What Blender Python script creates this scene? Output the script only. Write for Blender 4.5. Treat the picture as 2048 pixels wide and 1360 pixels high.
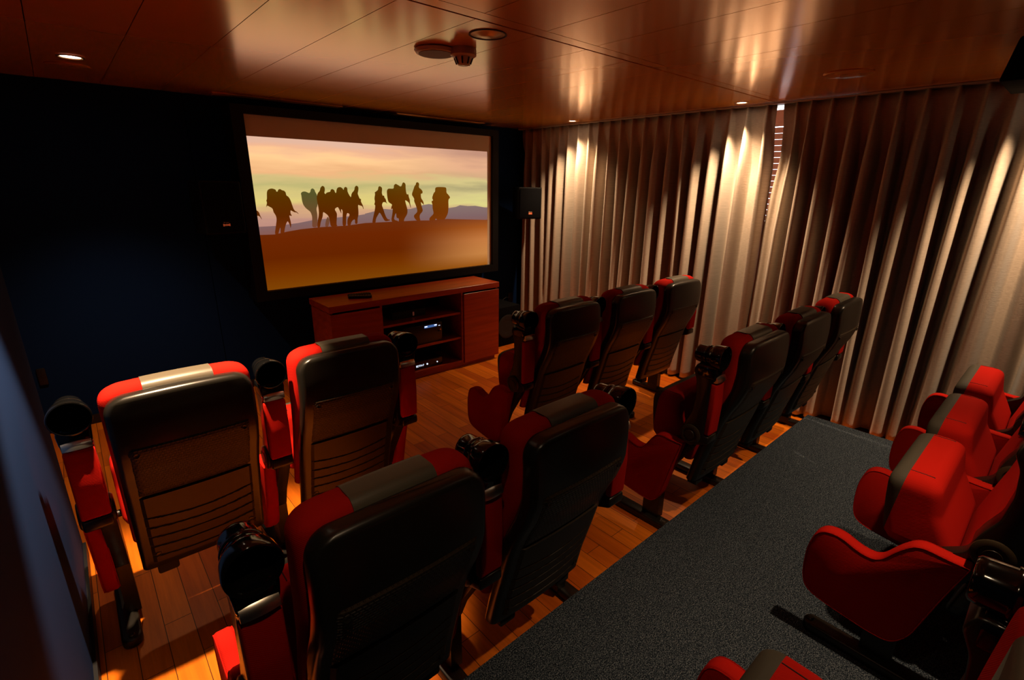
import bpy, math, random
from mathutils import Matrix, Vector
from math import pi, sin, cos, sqrt, radians as R
for o in list(bpy.data.objects): bpy.data.objects.remove(o)
SC = bpy.context.scene; COL = SC.collection
rng = random.Random(7)

# ---------------------------------------------------------------- camera
FPX = 991.446
cam = bpy.data.cameras.new('camera'); cam_o = bpy.data.objects.new('camera', cam); COL.objects.link(cam_o)
cam.sensor_fit = 'HORIZONTAL'; cam.sensor_width = 36; cam.lens = FPX/2048*36; cam.clip_start = .02; cam.clip_end = 100
RC = [[0.7494292, 0.1895039, -0.6343849], [-0.6619626, 0.2328549, -0.7124494], [0.0127077, 0.9538694, 0.2999528]]
cam_o.matrix_world = Matrix.Translation((0, 0, 1.72)) @ Matrix(RC).to_4x4()
SC.camera = cam_o
# ---------------------------------------------------------------- view and world (daylight beyond the window)
SC.view_settings.view_transform = 'Standard'; SC.view_settings.look = 'None'
SC.view_settings.exposure = 0.0; SC.view_settings.gamma = 1.0; SC.view_settings.use_curve_mapping = False
wd = bpy.data.worlds.new('world'); SC.world = wd; wd.use_nodes = True
bg = wd.node_tree.nodes['Background']; bg.inputs[0].default_value = (.80, .90, 1, 1); bg.inputs[1].default_value = 3.6
H = 2.313                      # ceiling height
WARM = (1.0, .68, .40)
# downlights: x, y, watts, cone degrees, tilt x, tilt y
LAMPS = dict(left_front=(.19, 3.63, 60, 92, 1.0), left_row=(.17, 1.95, 470, 50, .45), left_back=(.19, .28, 16, 92, 1.0),
             curtain_front=(3.89, 3.53, 100, 108, 1.0), curtain_mid=(3.90, 1.88, 125, 96, .85), curtain_back=(3.89, .16, 130, 92, 1.0),
             row_three=(1.80, .03, 88, 86, 1.0))
SC.cycles.diffuse_bounces = 1

# ---------------------------------------------------------------- materials
def lin(c):
    return tuple((v/12.92 if v <= .04045 else ((v+.055)/1.055)**2.4) for v in [x/255 for x in c])
def mat(name, col, rough=.5, metal=0, spec=.5, coat=0, emit=None, es=1, sheen=0):
    m = bpy.data.materials.new(name); m.use_nodes = True; b = m.node_tree.nodes['Principled BSDF']
    b.inputs['Base Color'].default_value = (*col, 1); b.inputs['Roughness'].default_value = rough
    b.inputs['Metallic'].default_value = metal; b.inputs['Specular IOR Level'].default_value = spec
    b.inputs['Coat Weight'].default_value = coat; b.inputs['Coat Roughness'].default_value = .08
    b.inputs['Sheen Weight'].default_value = sheen
    if emit: b.inputs['Emission Color'].default_value = (*emit, 1); b.inputs['Emission Strength'].default_value = es
    return m
def N(m, t, **k):
    n = m.node_tree.nodes.new(t)
    for a, v in k.items(): setattr(n, a, v)
    return n
def L(m, a, b): m.node_tree.links.new(a, b)
def B(m): return m.node_tree.nodes['Principled BSDF']
def coord(m, scale=(1, 1, 1), kind='Object', rot=(0, 0, 0)):
    tc = N(m, 'ShaderNodeTexCoord'); mp = N(m, 'ShaderNodeMapping'); mp.inputs['Scale'].default_value = scale
    mp.inputs['Rotation'].default_value = rot
    L(m, tc.outputs[kind], mp.inputs['Vector']); return mp.outputs['Vector']
def bump(m, h, strength=.3, dist=.001, prev=None):
    b = N(m, 'ShaderNodeBump'); b.inputs['Strength'].default_value = strength; b.inputs['Distance'].default_value = dist
    L(m, h, b.inputs['Height'])
    if prev: L(m, prev, b.inputs['Normal'])
    L(m, b.outputs['Normal'], B(m).inputs['Normal']); return b.outputs['Normal']
def ramp(m, fac, stops, interp='LINEAR'):
    r = N(m, 'ShaderNodeValToRGB'); r.color_ramp.interpolation = interp
    e = r.color_ramp.elements
    while len(e) < len(stops): e.new(.5)
    for i, (p, c) in enumerate(stops): e[i].position = p; e[i].color = (*c, 1)
    L(m, fac, r.inputs['Fac']); return r.outputs['Color']
def noise(m, vec, scale, detail=3, rough=.55):
    n = N(m, 'ShaderNodeTexNoise'); n.inputs['Scale'].default_value = scale; n.inputs['Detail'].default_value = detail
    n.inputs['Roughness'].default_value = rough
    if vec: L(m, vec, n.inputs['Vector'])
    return n.outputs['Fac']

M = {}
# wood floor: planks running to the screen
m = M['floor'] = mat('oak_floor', (.5, .2, .04), .36, spec=.25)
v = coord(m, (1, 1, 1), rot=(0, 0, R(90)))
br = N(m, 'ShaderNodeTexBrick'); br.offset = .37; br.offset_frequency = 2; br.squash = 1
br.inputs['Scale'].default_value = 1; br.inputs['Brick Width'].default_value = .62; br.inputs['Row Height'].default_value = .095
br.inputs['Mortar Size'].default_value = .0016; br.inputs['Mortar Smooth'].default_value = .3; br.inputs['Bias'].default_value = 0
br.inputs['Color1'].default_value = (.62, .108, .006, 1); br.inputs['Color2'].default_value = (.95, .235, .012, 1); br.inputs['Mortar'].default_value = (.10, .035, .01, 1)
L(m, v, br.inputs['Vector'])
g1 = noise(m, coord(m, (38, 2.2, 1)), 1.0, 5, .6); g2 = noise(m, coord(m, (9, 1.3, 1)), 1.0, 2)
gr = ramp(m, g1, [(.25, (.62, .56, .5)), (.6, (1, 1, 1))]); g3 = ramp(m, g2, [(.3, (.72, .66, .6)), (.65, (1.0, 1.0, 1.0))])
mx = N(m, 'ShaderNodeMix', data_type='RGBA', blend_type='MULTIPLY'); mx.inputs[0].default_value = .8
L(m, br.outputs['Color'], mx.inputs[6]); L(m, gr, mx.inputs[7])
mx2 = N(m, 'ShaderNodeMix', data_type='RGBA', blend_type='MULTIPLY'); mx2.inputs[0].default_value = .7
L(m, mx.outputs[2], mx2.inputs[6]); L(m, g3, mx2.inputs[7]); L(m, mx2.outputs[2], B(m).inputs['Base Color'])
inv = N(m, 'ShaderNodeMath', operation='SUBTRACT'); inv.inputs[0].default_value = 1; L(m, br.outputs['Fac'], inv.inputs[1])
bump(m, inv.outputs[0], .5, .002)
# carpet
m = M['carpet'] = mat('carpet', (.03, .04, .05), .95, spec=.1)
v = coord(m); n1 = noise(m, v, 260, 2); n2 = noise(m, coord(m, (60, 160, 60)), 1.0, 3, .7)
c1 = ramp(m, n1, [(.36, (.003, .006, .011)), (.5, (.045, .062, .085)), (.68, (.27, .30, .33))])
c2 = ramp(m, n2, [(.3, (.6, .66, .74)), (.7, (1, 1, 1))])
mx = N(m, 'ShaderNodeMix', data_type='RGBA', blend_type='MULTIPLY'); mx.inputs[0].default_value = 1
L(m, c1, mx.inputs[6]); L(m, c2, mx.inputs[7]); L(m, mx.outputs[2], B(m).inputs['Base Color'])
bump(m, n1, 1.0, .006)
# ceiling: lacquered metal panels
m = M['ceiling'] = mat('lacquered_panel', (.95, .36, .03), .20, metal=.28, spec=.6, coat=.6)
B(m).inputs['Coat Roughness'].default_value = .17; B(m).inputs['Coat IOR'].default_value = 1.5
v = coord(m, (1.5, .35, 1)); n1 = noise(m, v, 2.0, 2); bump(m, n1, .12, .02)
M['groove'] = mat('dark_groove', (.02, .008, .004), .7)
# walls
m = M['wall'] = mat('blue_wall', (.0026, .0185, .080), .8, spec=.12)
bump(m, noise(m, coord(m), 90, 3), .08, .002)
M['black'] = mat('black_velvet', (.003, .003, .004), .9, spec=.1)
M['frame'] = mat('black_satin_frame', (.004, .004, .005), .6, spec=.2)
M['skirt'] = mat('dark_skirting', (.006, .006, .008), .5)
# curtain fabric
m = M['curtain'] = mat('beige_curtain', (.60, .45, .31), .9, spec=.1, sheen=.25)
v = coord(m, (1, 160, 160)); n1 = noise(m, v, 1.0, 2); n2 = noise(m, coord(m, (1, 35, 260)), 1.0, 3)
cc = ramp(m, n2, [(.3, (.52, .415, .325)), (.7, (.66, .54, .435))]); L(m, cc, B(m).inputs['Base Color'])
bump(m, n1, .35, .002)
# seats
def fabric(name, c, ribs=True):
    m = mat(name, c, .9, spec=.06)
    w = N(m, 'ShaderNodeTexWave', wave_type='BANDS', bands_direction='DIAGONAL'); w.inputs['Scale'].default_value = 120
    w.inputs['Distortion'].default_value = .4
    L(m, coord(m, (1, .35, 1)), w.inputs['Vector']); bump(m, w.outputs['Fac'], .2, .001); return m
M['red'] = fabric('red_fabric', (.46, .010, .005))
M['seam'] = mat('dark_seam', (.04, .001, .001), .8)
m = M['leather'] = mat('olive_leather', (.095, .080, .056), .42, spec=.4)
bump(m, noise(m, coord(m), 320, 2), .12, .001)
M['underside'] = mat('dark_olive_underside', (.060, .052, .038), .7, spec=.25)
m = M['plastic'] = mat('black_plastic', (.011, .0095, .007), .30, spec=.42)
m = M['panel'] = mat('embossed_plastic', (.032, .021, .011), .42, spec=.3)
m = M['panel_dots'] = mat('dimpled_plastic', (.032, .021, .011), .42, spec=.3)
br = N(m, 'ShaderNodeTexBrick'); br.offset = .5; br.inputs['Scale'].default_value = 1; br.inputs['Brick Width'].default_value = .013
br.inputs['Row Height'].default_value = .0105; br.inputs['Mortar Size'].default_value = .0028; br.inputs['Mortar Smooth'].default_value = .6
L(m, coord(m, rot=(R(90), 0, 0)), br.inputs['Vector']); bump(m, br.outputs['Fac'], 1, .004)
M['gloss'] = mat('glossy_black', (.004, .004, .004), .12, spec=.45, coat=.2)
M['metal'] = mat('black_steel', (.012, .010, .008), .36, spec=.4)
M['chrome'] = mat('chrome_strip', (.86, .82, .72), .30, metal=1)
M['screw'] = mat('screw_steel', (.05, .045, .035), .35, metal=.7)
M['rubber'] = mat('dark_rubber', (.01, .01, .01), .8)
# cabinet
m = M['cabinet'] = mat('cherry_veneer', (.30, .060, .018), .30, spec=.45)
g = noise(m, coord(m, (2, 14, 34)), 1.0, 4); cc = ramp(m, g, [(.3, (.30, .026, .005)), (.7, (.48, .055, .009))]); L(m, cc, B(m).inputs['Base Color'])
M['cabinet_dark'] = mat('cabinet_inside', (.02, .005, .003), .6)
M['screencloth'] = mat('screen_cloth', (.80, .62, .46), .9, spec=.1)
m = M['blind'] = mat('wooden_slat', (.36, .13, .06), .45)
tr = N(m, 'ShaderNodeBsdfTranslucent'); tr.inputs[0].default_value = (.9, .46, .30, 1); ms = N(m, 'ShaderNodeMixShader'); ms.inputs[0].default_value = .5
L(m, B(m).outputs[0], ms.inputs[1]); L(m, tr.outputs[0], ms.inputs[2]); L(m, ms.outputs[0], m.node_tree.nodes['Material Output'].inputs[0])
M['white'] = mat('white_plastic', (.62, .57, .50), .4)
M['cream'] = mat('cream_plastic', (.55, .36, .22), .35)
M['mesh'] = mat('speaker_mesh', (.16, .07, .035), .6)
m = M['glass'] = mat('window_glass', (1, 1, 1), .02); B(m).inputs['Transmission Weight'].default_value = 1
M['bulb'] = mat('lit_lamp', (1, .9, .75), .4, emit=(1, .80, .55), es=14)
M['steel_ring'] = mat('lamp_ring', (.65, .45, .28), .3, metal=.8)
M['badge'] = mat('orange_badge', (.75, .16, .05), .4, emit=(.6, .10, .03), es=.25)  # plain badge, no lamp; a faint glow is put into its colour
M['badgetext'] = mat('badge_letters', (.8, .55, .4), .4)
M['led_white'] = mat('lit_characters', (.8, .9, 1), .4, emit=(.75, .85, 1), es=1.3)
M['led_blue'] = mat('lit_display', (.05, .1, .3), .4, emit=(.045, .13, .36), es=.9)
M['led_red'] = mat('lit_red_dot', (.5, .1, .0), .4, emit=(.5, .08, .01), es=.5)

# ---------------------------------------------------------------- mesh helpers
class MB:
    def __init__(s): s.v = []; s.f = []; s.m = []; s.flat = []
    def add(s, vs, fs, mi=0):
        k = len(s.v); s.v += [tuple(p) for p in vs]; s.f += [tuple(i+k for i in f) for f in fs]; s.m += [mi]*len(fs)
    def box(s, x0, x1, y0, y1, z0, z1, mi=0, rot=None):
        vs = [(x, y, z) for z in (z0, z1) for y in (y0, y1) for x in (x0, x1)]
        if rot:
            c = Vector(((x0+x1)/2, (y0+y1)/2, (z0+z1)/2)); vs = [tuple(c + rot @ (Vector(p)-c)) for p in vs]
        s.add(vs, [(0, 2, 3, 1), (4, 5, 7, 6), (0, 1, 5, 4), (2, 6, 7, 3), (0, 4, 6, 2), (1, 3, 7, 5)], mi)
    def prism(s, pts, fn, a, b, mi=0, bev=0):
        # pts 2D outline, fn(u, v, w) -> point; extruded from w=a to w=b, with an inset bevel on both faces
        n = len(pts)
        if bev:
            ins = inset(pts, bev); rings = [(ins, a), (pts, a+bev if b > a else a-bev), (pts, b-bev if b > a else b+bev), (ins, b)]
            c = .3*bev; mid = inset(pts, c)
            sgn = 1 if b > a else -1
            rings = [(ins, a), (mid, a+sgn*c), (pts, a+sgn*bev), (pts, b-sgn*bev), (mid, b-sgn*c), (ins, b)]
        else: rings = [(pts, a), (pts, b)]
        vs = [fn(u, v, w) for ring, w in rings for u, v in ring]
        fs = [(r*n+i, r*n+(i+1) % n, (r+1)*n+(i+1) % n, (r+1)*n+i) for r in range(len(rings)-1) for i in range(n)]
        fs += [tuple(range(n-1, -1, -1)), tuple((len(rings)-1)*n+i for i in range(n))]
        s.add(vs, fs, mi)
    def lathe(s, prof, c, axis='z', n=32, mi=0, cap=True, rot=None):
        # prof [(radius, height)] about an axis through c
        vs = []
        for r, h in prof:
            for i in range(n):
                a = 2*pi*i/n
                p = {'z': (r*cos(a), r*sin(a), h), 'y': (r*cos(a), h, r*sin(a)), 'x': (h, r*cos(a), r*sin(a))}[axis]
                p = Vector(p)
                if rot: p = rot @ p
                vs.append(tuple(p + Vector(c)))
        k = len(prof)
        fs = [(j*n+i, j*n+(i+1) % n, (j+1)*n+(i+1) % n, (j+1)*n+i) for j in range(k-1) for i in range(n)]
        if cap: fs += [tuple(range(n-1, -1, -1)), tuple((k-1)*n+i for i in range(n))]
        s.add(vs, fs, mi)
    def tube(s, pts, r, n=8, mi=0, closed=False):
        P = [Vector(p) for p in pts]; k = len(P); vs = []
        for i, p in enumerate(P):
            if closed: t = (P[(i+1) % k]-P[i-1]).normalized()
            else: t = (P[min(i+1, k-1)]-P[max(i-1, 0)]).normalized()
            a = Vector((0, 0, 1)) if abs(t.z) < .9 else Vector((1, 0, 0))
            u = t.cross(a).normalized(); w = t.cross(u)
            for j in range(n):
                q = 2*pi*j/n; vs.append(tuple(p + r*(cos(q)*u+sin(q)*w)))
        fs = [(i*n+j, i*n+(j+1) % n, (i+1)*n+(j+1) % n, (i+1)*n+j) for i in range(k-1) for j in range(n)]
        if closed: fs += [((k-1)*n+j, (k-1)*n+(j+1) % n, (j+1) % n, j) for j in range(n)]
        else: fs += [tuple(range(n-1, -1, -1)), tuple((k-1)*n+j for j in range(n))]
        s.add(vs, fs, mi)
    def slab(s, prof, hw, rc, rt, r, x0=0, bow=0, arch=0, mi=0, rb=.006, nz=16):
        # upright padded slab: prof [(z, yfront, yrear)], hw half width, rc corner radius seen from behind,
        # rt radius of the top edge seen from the side, r radius of the plan section
        z0, zt = prof[0][0], prof[-1][0]
        def yy(z):
            for a, b in zip(prof, prof[1:]):
                if z <= b[0]:
                    t = (z-a[0])/(b[0]-a[0]); t2 = t
                    return a[1]+(b[1]-a[1])*t2, a[2]+(b[2]-a[2])*t2
            return prof[-1][1:]
        zs = {z0, z0+rb*.3, z0+rb}
        for i in range(9):
            zs.add(zt-rc*(1-sin(pi/2*i/8)))
            zs.add(zt-rt*(1-sin(pi/2*i/8)))
        for i in range(nz+1): zs.add(z0+rb+(zt-rc-z0-rb)*i/nz)
        zs = sorted(zs); ring = []
        ns = 5
        for z in zs:
            h = zt-z; yf, yr = yy(z); w = hw
            if h < rc: w -= rc-sqrt(max(0, rc*rc-(rc-h)**2))
            i = 0
            if h < rt: i = rt-sqrt(max(0, rt*rt-(rt-h)**2))
            if z < z0+rb: q = rb-sqrt(max(0, rb*rb-(z0+rb-z)**2)); i = q; w -= q
            yf -= i*.98; yr += i*.98
            if yf-yr < .004: mcen = (yf+yr)/2; yf = mcen+.002; yr = mcen-.002
            rr = min(r, (yf-yr)/2*.98, w*.9)
            loop = []
            for cx, cy, a0 in ((w-rr, yf-rr, 0), (-(w-rr), yf-rr, 90), (-(w-rr), yr+rr, 180), (w-rr, yr+rr, 270)):
                for j in range(ns+1):
                    a = R(a0+90*j/ns); loop.append((cx+rr*cos(a), cy+rr*sin(a)))
            # add points across the wide faces so the bow reads
            full = []
            m_ = len(loop)
            for j in range(m_):
                a = loop[j]; b = loop[(j+1) % m_]; full.append(a)
                if abs(a[0]-b[0]) > w*.6:
                    for t in (1/8, 2/8, 3/8, 4/8, 5/8, 6/8, 7/8): full.append((a[0]+(b[0]-a[0])*t, a[1]+(b[1]-a[1])*t))
            up = max(0, (z-z0)/(zt-z0))**3
            ring.append([(x0+x, y-bow*(1-min(1, abs(x)/hw)**2), z-arch*(min(1, abs(x)/hw)**2)*up) for x, y in full])
        n = len(ring[0]); vs = [p for rg in ring for p in rg]
        fs = [(j*n+i, j*n+(i+1) % n, (j+1)*n+(i+1) % n, (j+1)*n+i) for j in range(len(ring)-1) for i in range(n)]
        # bridge the caps
        def cap(base, flip):
            k = n//2; q = []
            top = [base+i for i in range(n)]
            f = tuple(top[::-1] if flip else top); return [f]
        fs += cap(0, True)+cap((len(ring)-1)*n, False)
        s.add(vs, fs, mi)
    def mesh(s, name, mats, smooth=True, ang=35):
        me = bpy.data.meshes.new(name); me.from_pydata(s.v, [], s.f)
        for m_ in (mats if isinstance(mats, (list, tuple)) else [mats]): me.materials.append(m_)
        for p, i in zip(me.polygons, s.m): p.material_index = i
        me.validate(); me.update()
        import bmesh
        b = bmesh.new(); b.from_mesh(me); bmesh.ops.recalc_face_normals(b, faces=b.faces); b.to_mesh(me); b.free()
        if smooth:
            me.shade_smooth(); me.set_sharp_from_angle(angle=R(ang))
        return me
    def obj(s, name, mats, parent=None, smooth=True, ang=35, loc=(0, 0, 0)):
        return link(name, s.mesh(name, mats, smooth, ang), parent, loc)
def inset(pts, d):
    n = len(pts); area = sum(pts[i][0]*pts[(i+1) % n][1]-pts[(i+1) % n][0]*pts[i][1] for i in range(n)); sg = 1 if area > 0 else -1
    out = []
    for i in range(n):
        a, b, c = Vector(pts[i-1]), Vector(pts[i]), Vector(pts[(i+1) % n])
        n1 = Vector((-(b-a).y, (b-a).x)).normalized()*sg; n2 = Vector((-(c-b).y, (c-b).x)).normalized()*sg
        nn = (n1+n2); l = nn.length
        if l < 1e-6: nn = n1
        else: nn = nn/l
        k = max(.5, nn.dot(n1)); q = b+nn*(d/k); out.append((q.x, q.y))
    return out
def rounded(pts, r, n=4):
    # round each corner of a 2D outline; r a number or list
    out = []; k = len(pts)
    for i in range(k):
        a, b, c = Vector(pts[i-1]), Vector(pts[i]), Vector(pts[(i+1) % k]); rr = r[i] if isinstance(r, (list, tuple)) else r
        d1 = min(rr, (a-b).length*.48); d2 = min(rr, (c-b).length*.48)
        if rr <= 0: out.append((b.x, b.y)); continue
        p = b+(a-b).normalized()*d1; q = b+(c-b).normalized()*d2
        for j in range(n+1):
            t = j/n; w = (1-t)**2*p+2*t*(1-t)*b+t*t*q; out.append((w.x, w.y))
    return out
def link(name, data, parent=None, loc=(0, 0, 0)):
    o = bpy.data.objects.new(name, data); COL.objects.link(o); o.location = loc
    if parent: o.parent = parent
    return o
def tag(o, label=None, cat=None, group=None, kind=None):
    if label: o['label'] = label
    if cat: o['category'] = cat
    if group: o['group'] = group
    if kind: o['kind'] = kind
    return o
def thing(name, label, cat, loc=(0, 0, 0), group=None):
    return tag(link(name, None, None, loc), label, cat, group)
def copy_tree(o, parent=None):
    c = o.copy(); COL.objects.link(c); c.parent = parent
    for ch in list(o.children): copy_tree(ch, c)
    return c
def struct(name, mb, mats, smooth=False, label=None, ang=35):
    return tag(mb.obj(name, mats, None, smooth, ang), label, None, None, 'structure')

# ---------------------------------------------------------------- lamps: ceiling downlights that are lit
def downlight(x, y, watts, cone, blend, label, rad=.045):
    t = thing('ceiling_downlight', label, 'downlight', (x, y, H), 'lit downlights in the ceiling')
    b = MB(); b.lathe([(rad+.012, -.0005), (rad+.014, -.004), (rad+.004, -.006), (rad, -.002), (rad, -.0005)], (0, 0, 0), n=36, cap=False); b.obj('trim_ring', M['steel_ring'], t)
    b = MB(); b.lathe([(.001, -.0012), (rad-.003, -.0012), (rad-.003, -.0006), (.001, -.0006)], (0, 0, 0), n=32, cap=True); b.obj('lamp_lens', M['bulb'], t)
    l = bpy.data.lights.new('lamp_beam', 'SPOT'); l.energy = watts; l.color = WARM; l.spot_size = R(cone); l.spot_blend = blend; l.shadow_soft_size = .022
    o = link('lamp_beam', l, t, (0, 0, -.012)); return t
LL = dict(left_back='lit downlight by the left wall above the third row', left_front='lit downlight in the left front ceiling, ahead of the blank ceiling disc', left_row='lit downlight above the front row by the left wall',
          curtain_front='small lit downlight close to the curtain, nearest the screen', curtain_mid='small lit downlight close to the curtain beside the gap',
          curtain_back='lit downlight close to the curtain beside the third row', row_three='lit downlight above the carpeted aisle of the third row')
for k, a in LAMPS.items(): downlight(*a, LL[k], .036 if k.startswith('curtain') else .045)

# ---------------------------------------------------------------- room shell
b = MB(); b.box(-1.3, 4.6, -2.6, 4.7, -.06, 0); struct('floor', b, M['floor'])
b = MB(); b.box(-.218, 3.872, -2.5, 1.035, 0, .110, 0); b.box(-.218, 3.876, -2.5, 1.039, .110, .116, 0)
o = struct('trim_1', b, [M['carpet']], label='dark carpeted platform under the third row of seats')
YW = 4.50
b = MB()
for x0, x1 in ((-1.3, -.39), (-.386, .806), (.812, 2.01), (2.014, 3.21), (3.214, 4.5)): b.box(x0, x1, YW, YW+.1, 0, 2.45)
b.box(-1.3, 4.5, YW+.012, YW+.11, 0, 2.45); struct('wall_front', b, M['wall'])
b = MB(); b.box(-.38, -.218, -2.6, 2.807, 0, 2.45); struct('wall_left', b, M['wall'])
b = MB(); b.box(-1.36, -1.26, 2.6, 4.6, 0, 2.45); b.box(-1.3, -.38, 2.60, 2.70, 0, 2.45); struct('wall_recess', b, M['wall'])
b = MB(); b.box(-1.3, 4.6, -2.66, -2.56, 0, 2.45); struct('wall_back', b, M['wall'])
b = MB(); WX = 4.26   # wall with the window behind the curtain
b.box(WX, WX+.1, -2.6, 1.15, 0, 2.45); b.box(WX, WX+.1, 2.25, 4.7, 0, 2.45); b.box(WX, WX+.1, 1.15, 2.25, 0, .85); struct('wall_right', b, M['wall'])
b = MB(); b.box(-1.3, 4.3, YW-.012, YW, 0, .07); struct('baseboard_front', b, M['skirt'])
b = MB(); b.box(-.218, -.206, 1.04, 2.80, 0, .07); struct('baseboard_left', b, M['skirt'])
# window, pane and blind
w = MB()
for y0, y1, z0, z1 in ((1.15, 1.20, .85, 2.36), (2.20, 2.25, .85, 2.36), (1.15, 2.25, .85, .90), (1.15, 2.25, 2.33, 2.36)): w.box(WX+.03, WX+.08, y0, y1, z0, z1)
wo = struct('window_1', w, M['white'], label='window behind the curtain, seen through the gap')
w = MB(); w.box(WX+.05, WX+.056, 1.2, 2.2, .9, 2.33); w.obj('window_pane', M['glass'], wo, smooth=False)
bl = thing('venetian_blind', 'reddish wooden venetian blind glimpsed through the gap between the curtains', 'blind', (4.235, 1.70, .85))
zz = .90
slats = MB()
while zz < 2.16-.85+.0+.85:
    rt = Matrix.Rotation(R(-9), 3, 'Y'); slats.box(-.0012, .0012, -.50, .50, zz-.85, zz-.85+.0405, rot=rt); zz += .0435
z2 = 2.166
for k in range(4): slats.box(-.0012, .0012, -.50, .50, z2-.85, z2-.85+.0300, rot=Matrix.Rotation(R(-9), 3, 'Y')); z2 += .0287
slats.obj('slats', M['blind'], bl, smooth=False)
c = MB()
for y in (-.32, .32): c.tube([(.0, y, .0), (.0, y, 1.42)], .0012, 6)
c.obj('ladder_cord', M['white'], bl)

# ceiling of narrow metal panels, joints running to the screen, one cross seam
b = MB(); PW = .319; x = .357-5*PW
Yseam = 1.703
while x < 4.3:
    b.box(x+.0016, min(x+PW-.0016, 4.45), Yseam+.006, YW, H, H+.02); x += PW
x = 1.617-9*PW
while x < 4.3:
    b.box(x+.0016, min(x+PW-.0016, 4.45), -2.6, Yseam-.073, H, H+.02); x += PW
b.box(-1.3, 4.3, Yseam-.069, Yseam-.006, H, H+.02)
b.box(-1.3, 4.6, -2.6, 4.7, H+.021, H+.08, 1)
struct('ceiling', b, [M['ceiling'], M['groove']])

# ---------------------------------------------------------------- curtains
PITCH = .1305
def curtain(ya, yb, seed, label, edge=None, z0=.022, z1=H-.012):
    rr = random.Random(seed); n = int((yb-ya)/PITCH)+1
    per = [(ya+PITCH*(i+.5)+rr.uniform(-.008, .008), rr.uniform(.75, 1.25), rr.uniform(-.022, .022), rr.uniform(.20, .40), rr.uniform(-1, 1), rr.uniform(.55, 1.0)) for i in range(-1, n+2)]
    NY = int((yb-ya)/.0055); NZ = 46; vs = []
    wob = [(rr.uniform(0, 6.28), rr.uniform(2, 6), rr.uniform(0, 6.28)) for _ in range(5)]
    for k in range(NZ+1):
        z = z0+(z1-z0)*k/NZ; t = min(1, max(0, (z1-.05-z)/.42)); t = t*t*(3-2*t); low = min(1, max(0, (z1-z)/2.2))
        for j in range(NY+1):
            y = ya+(yb-ya)*j/NY
            d = 0
            for (c, a, sk, wdt, sl, fl) in per:
                cc = c+sk*low*1.6; u = (y-cc)/PITCH
                if abs(u) > 1.5: continue
                pin = .036*math.exp(-(u/.10)**2)+.006*math.exp(-(u/.3)**2)
                us = u+.16*sl*low
                wl = wdt*(.75+.25*low)
                body = .150*(.74+.26*a*fl)*math.exp(-(abs(us)/wl)**3.8)
                d += pin*(1-t)+body*t
            if (edge_side == 'b' and yb-y < .16): d *= .14+.86*((yb-y)/.16)**1.5
            if (edge_side == 'a' and y-ya < .10): d *= .45+.55*((y-ya)/.10)
            d += .010*low*sum(sin(f*y*3+p+z*1.1+q) for p, f, q in wob)/2
            px = 4.190-.095*(1-t)-d
            if edge:
                e = edge(z)
                tt = max(0, 1-(yb-y)/.25) if edge_side == 'b' else max(0, 1-(y-ya)/.35)
                y2 = y+(e-(yb if edge_side == 'b' else ya))*tt
            else: y2 = y
            vs.append((px, y2, z))
    fs = [(k*(NY+1)+j, k*(NY+1)+j+1, (k+1)*(NY+1)+j+1, (k+1)*(NY+1)+j) for k in range(NZ) for j in range(NY)]
    t = thing('curtain', label, 'curtain', (4.1, (ya+yb)/2, H-.01), 'beige pleated curtains')
    b = MB(); b.v = [(x-4.1, y-(ya+yb)/2, z-H+.01) for x, y, z in vs]; b.f = fs; b.m = [0]*len(fs)
    o = b.obj('curtain_cloth', M['curtain'], t, ang=180)
    so = o.modifiers.new('thick', 'SOLIDIFY'); so.thickness = .0025
    # hem stitched near the foot
    ring = [vs[2*(NY+1)+j] for j in range(0, NY+1)]
    h = MB(); h.tube([(x-4.1-.0015, y-(ya+yb)/2, z-H+.01) for x, y, z in ring], .0016, 5); h.obj('hem', M['curtain'], t)
    return t
def lerp(tab, z):
    for a, c in zip(tab, tab[1:]):
        if z <= c[0]: q = (z-a[0])/(c[0]-a[0]); return a[1]+(c[1]-a[1])*q
    return tab[-1][1]
edge_side = 'a'
curtain(1.701, 4.46, 3, 'beige pleated curtain from the corner of the screen wall to the gap')
edge_side = 'b'
curtain(-1.35, 1.70, 11, 'beige pleated curtain to the right of the bright gap', edge=lambda z: lerp([(0, 1.698), (1.40, 1.697), (1.74, 1.674), (1.96, 1.647), (2.15, 1.640), (2.32, 1.657)], z))
b = MB(); b.box(4.05, 4.14, -1.4, 4.49, H-.012, H-.002); tag(b.obj('curtain_rail', M['white'], smooth=False), 'slim white curtain rail along the top of the curtains', 'curtain rail')

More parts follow.
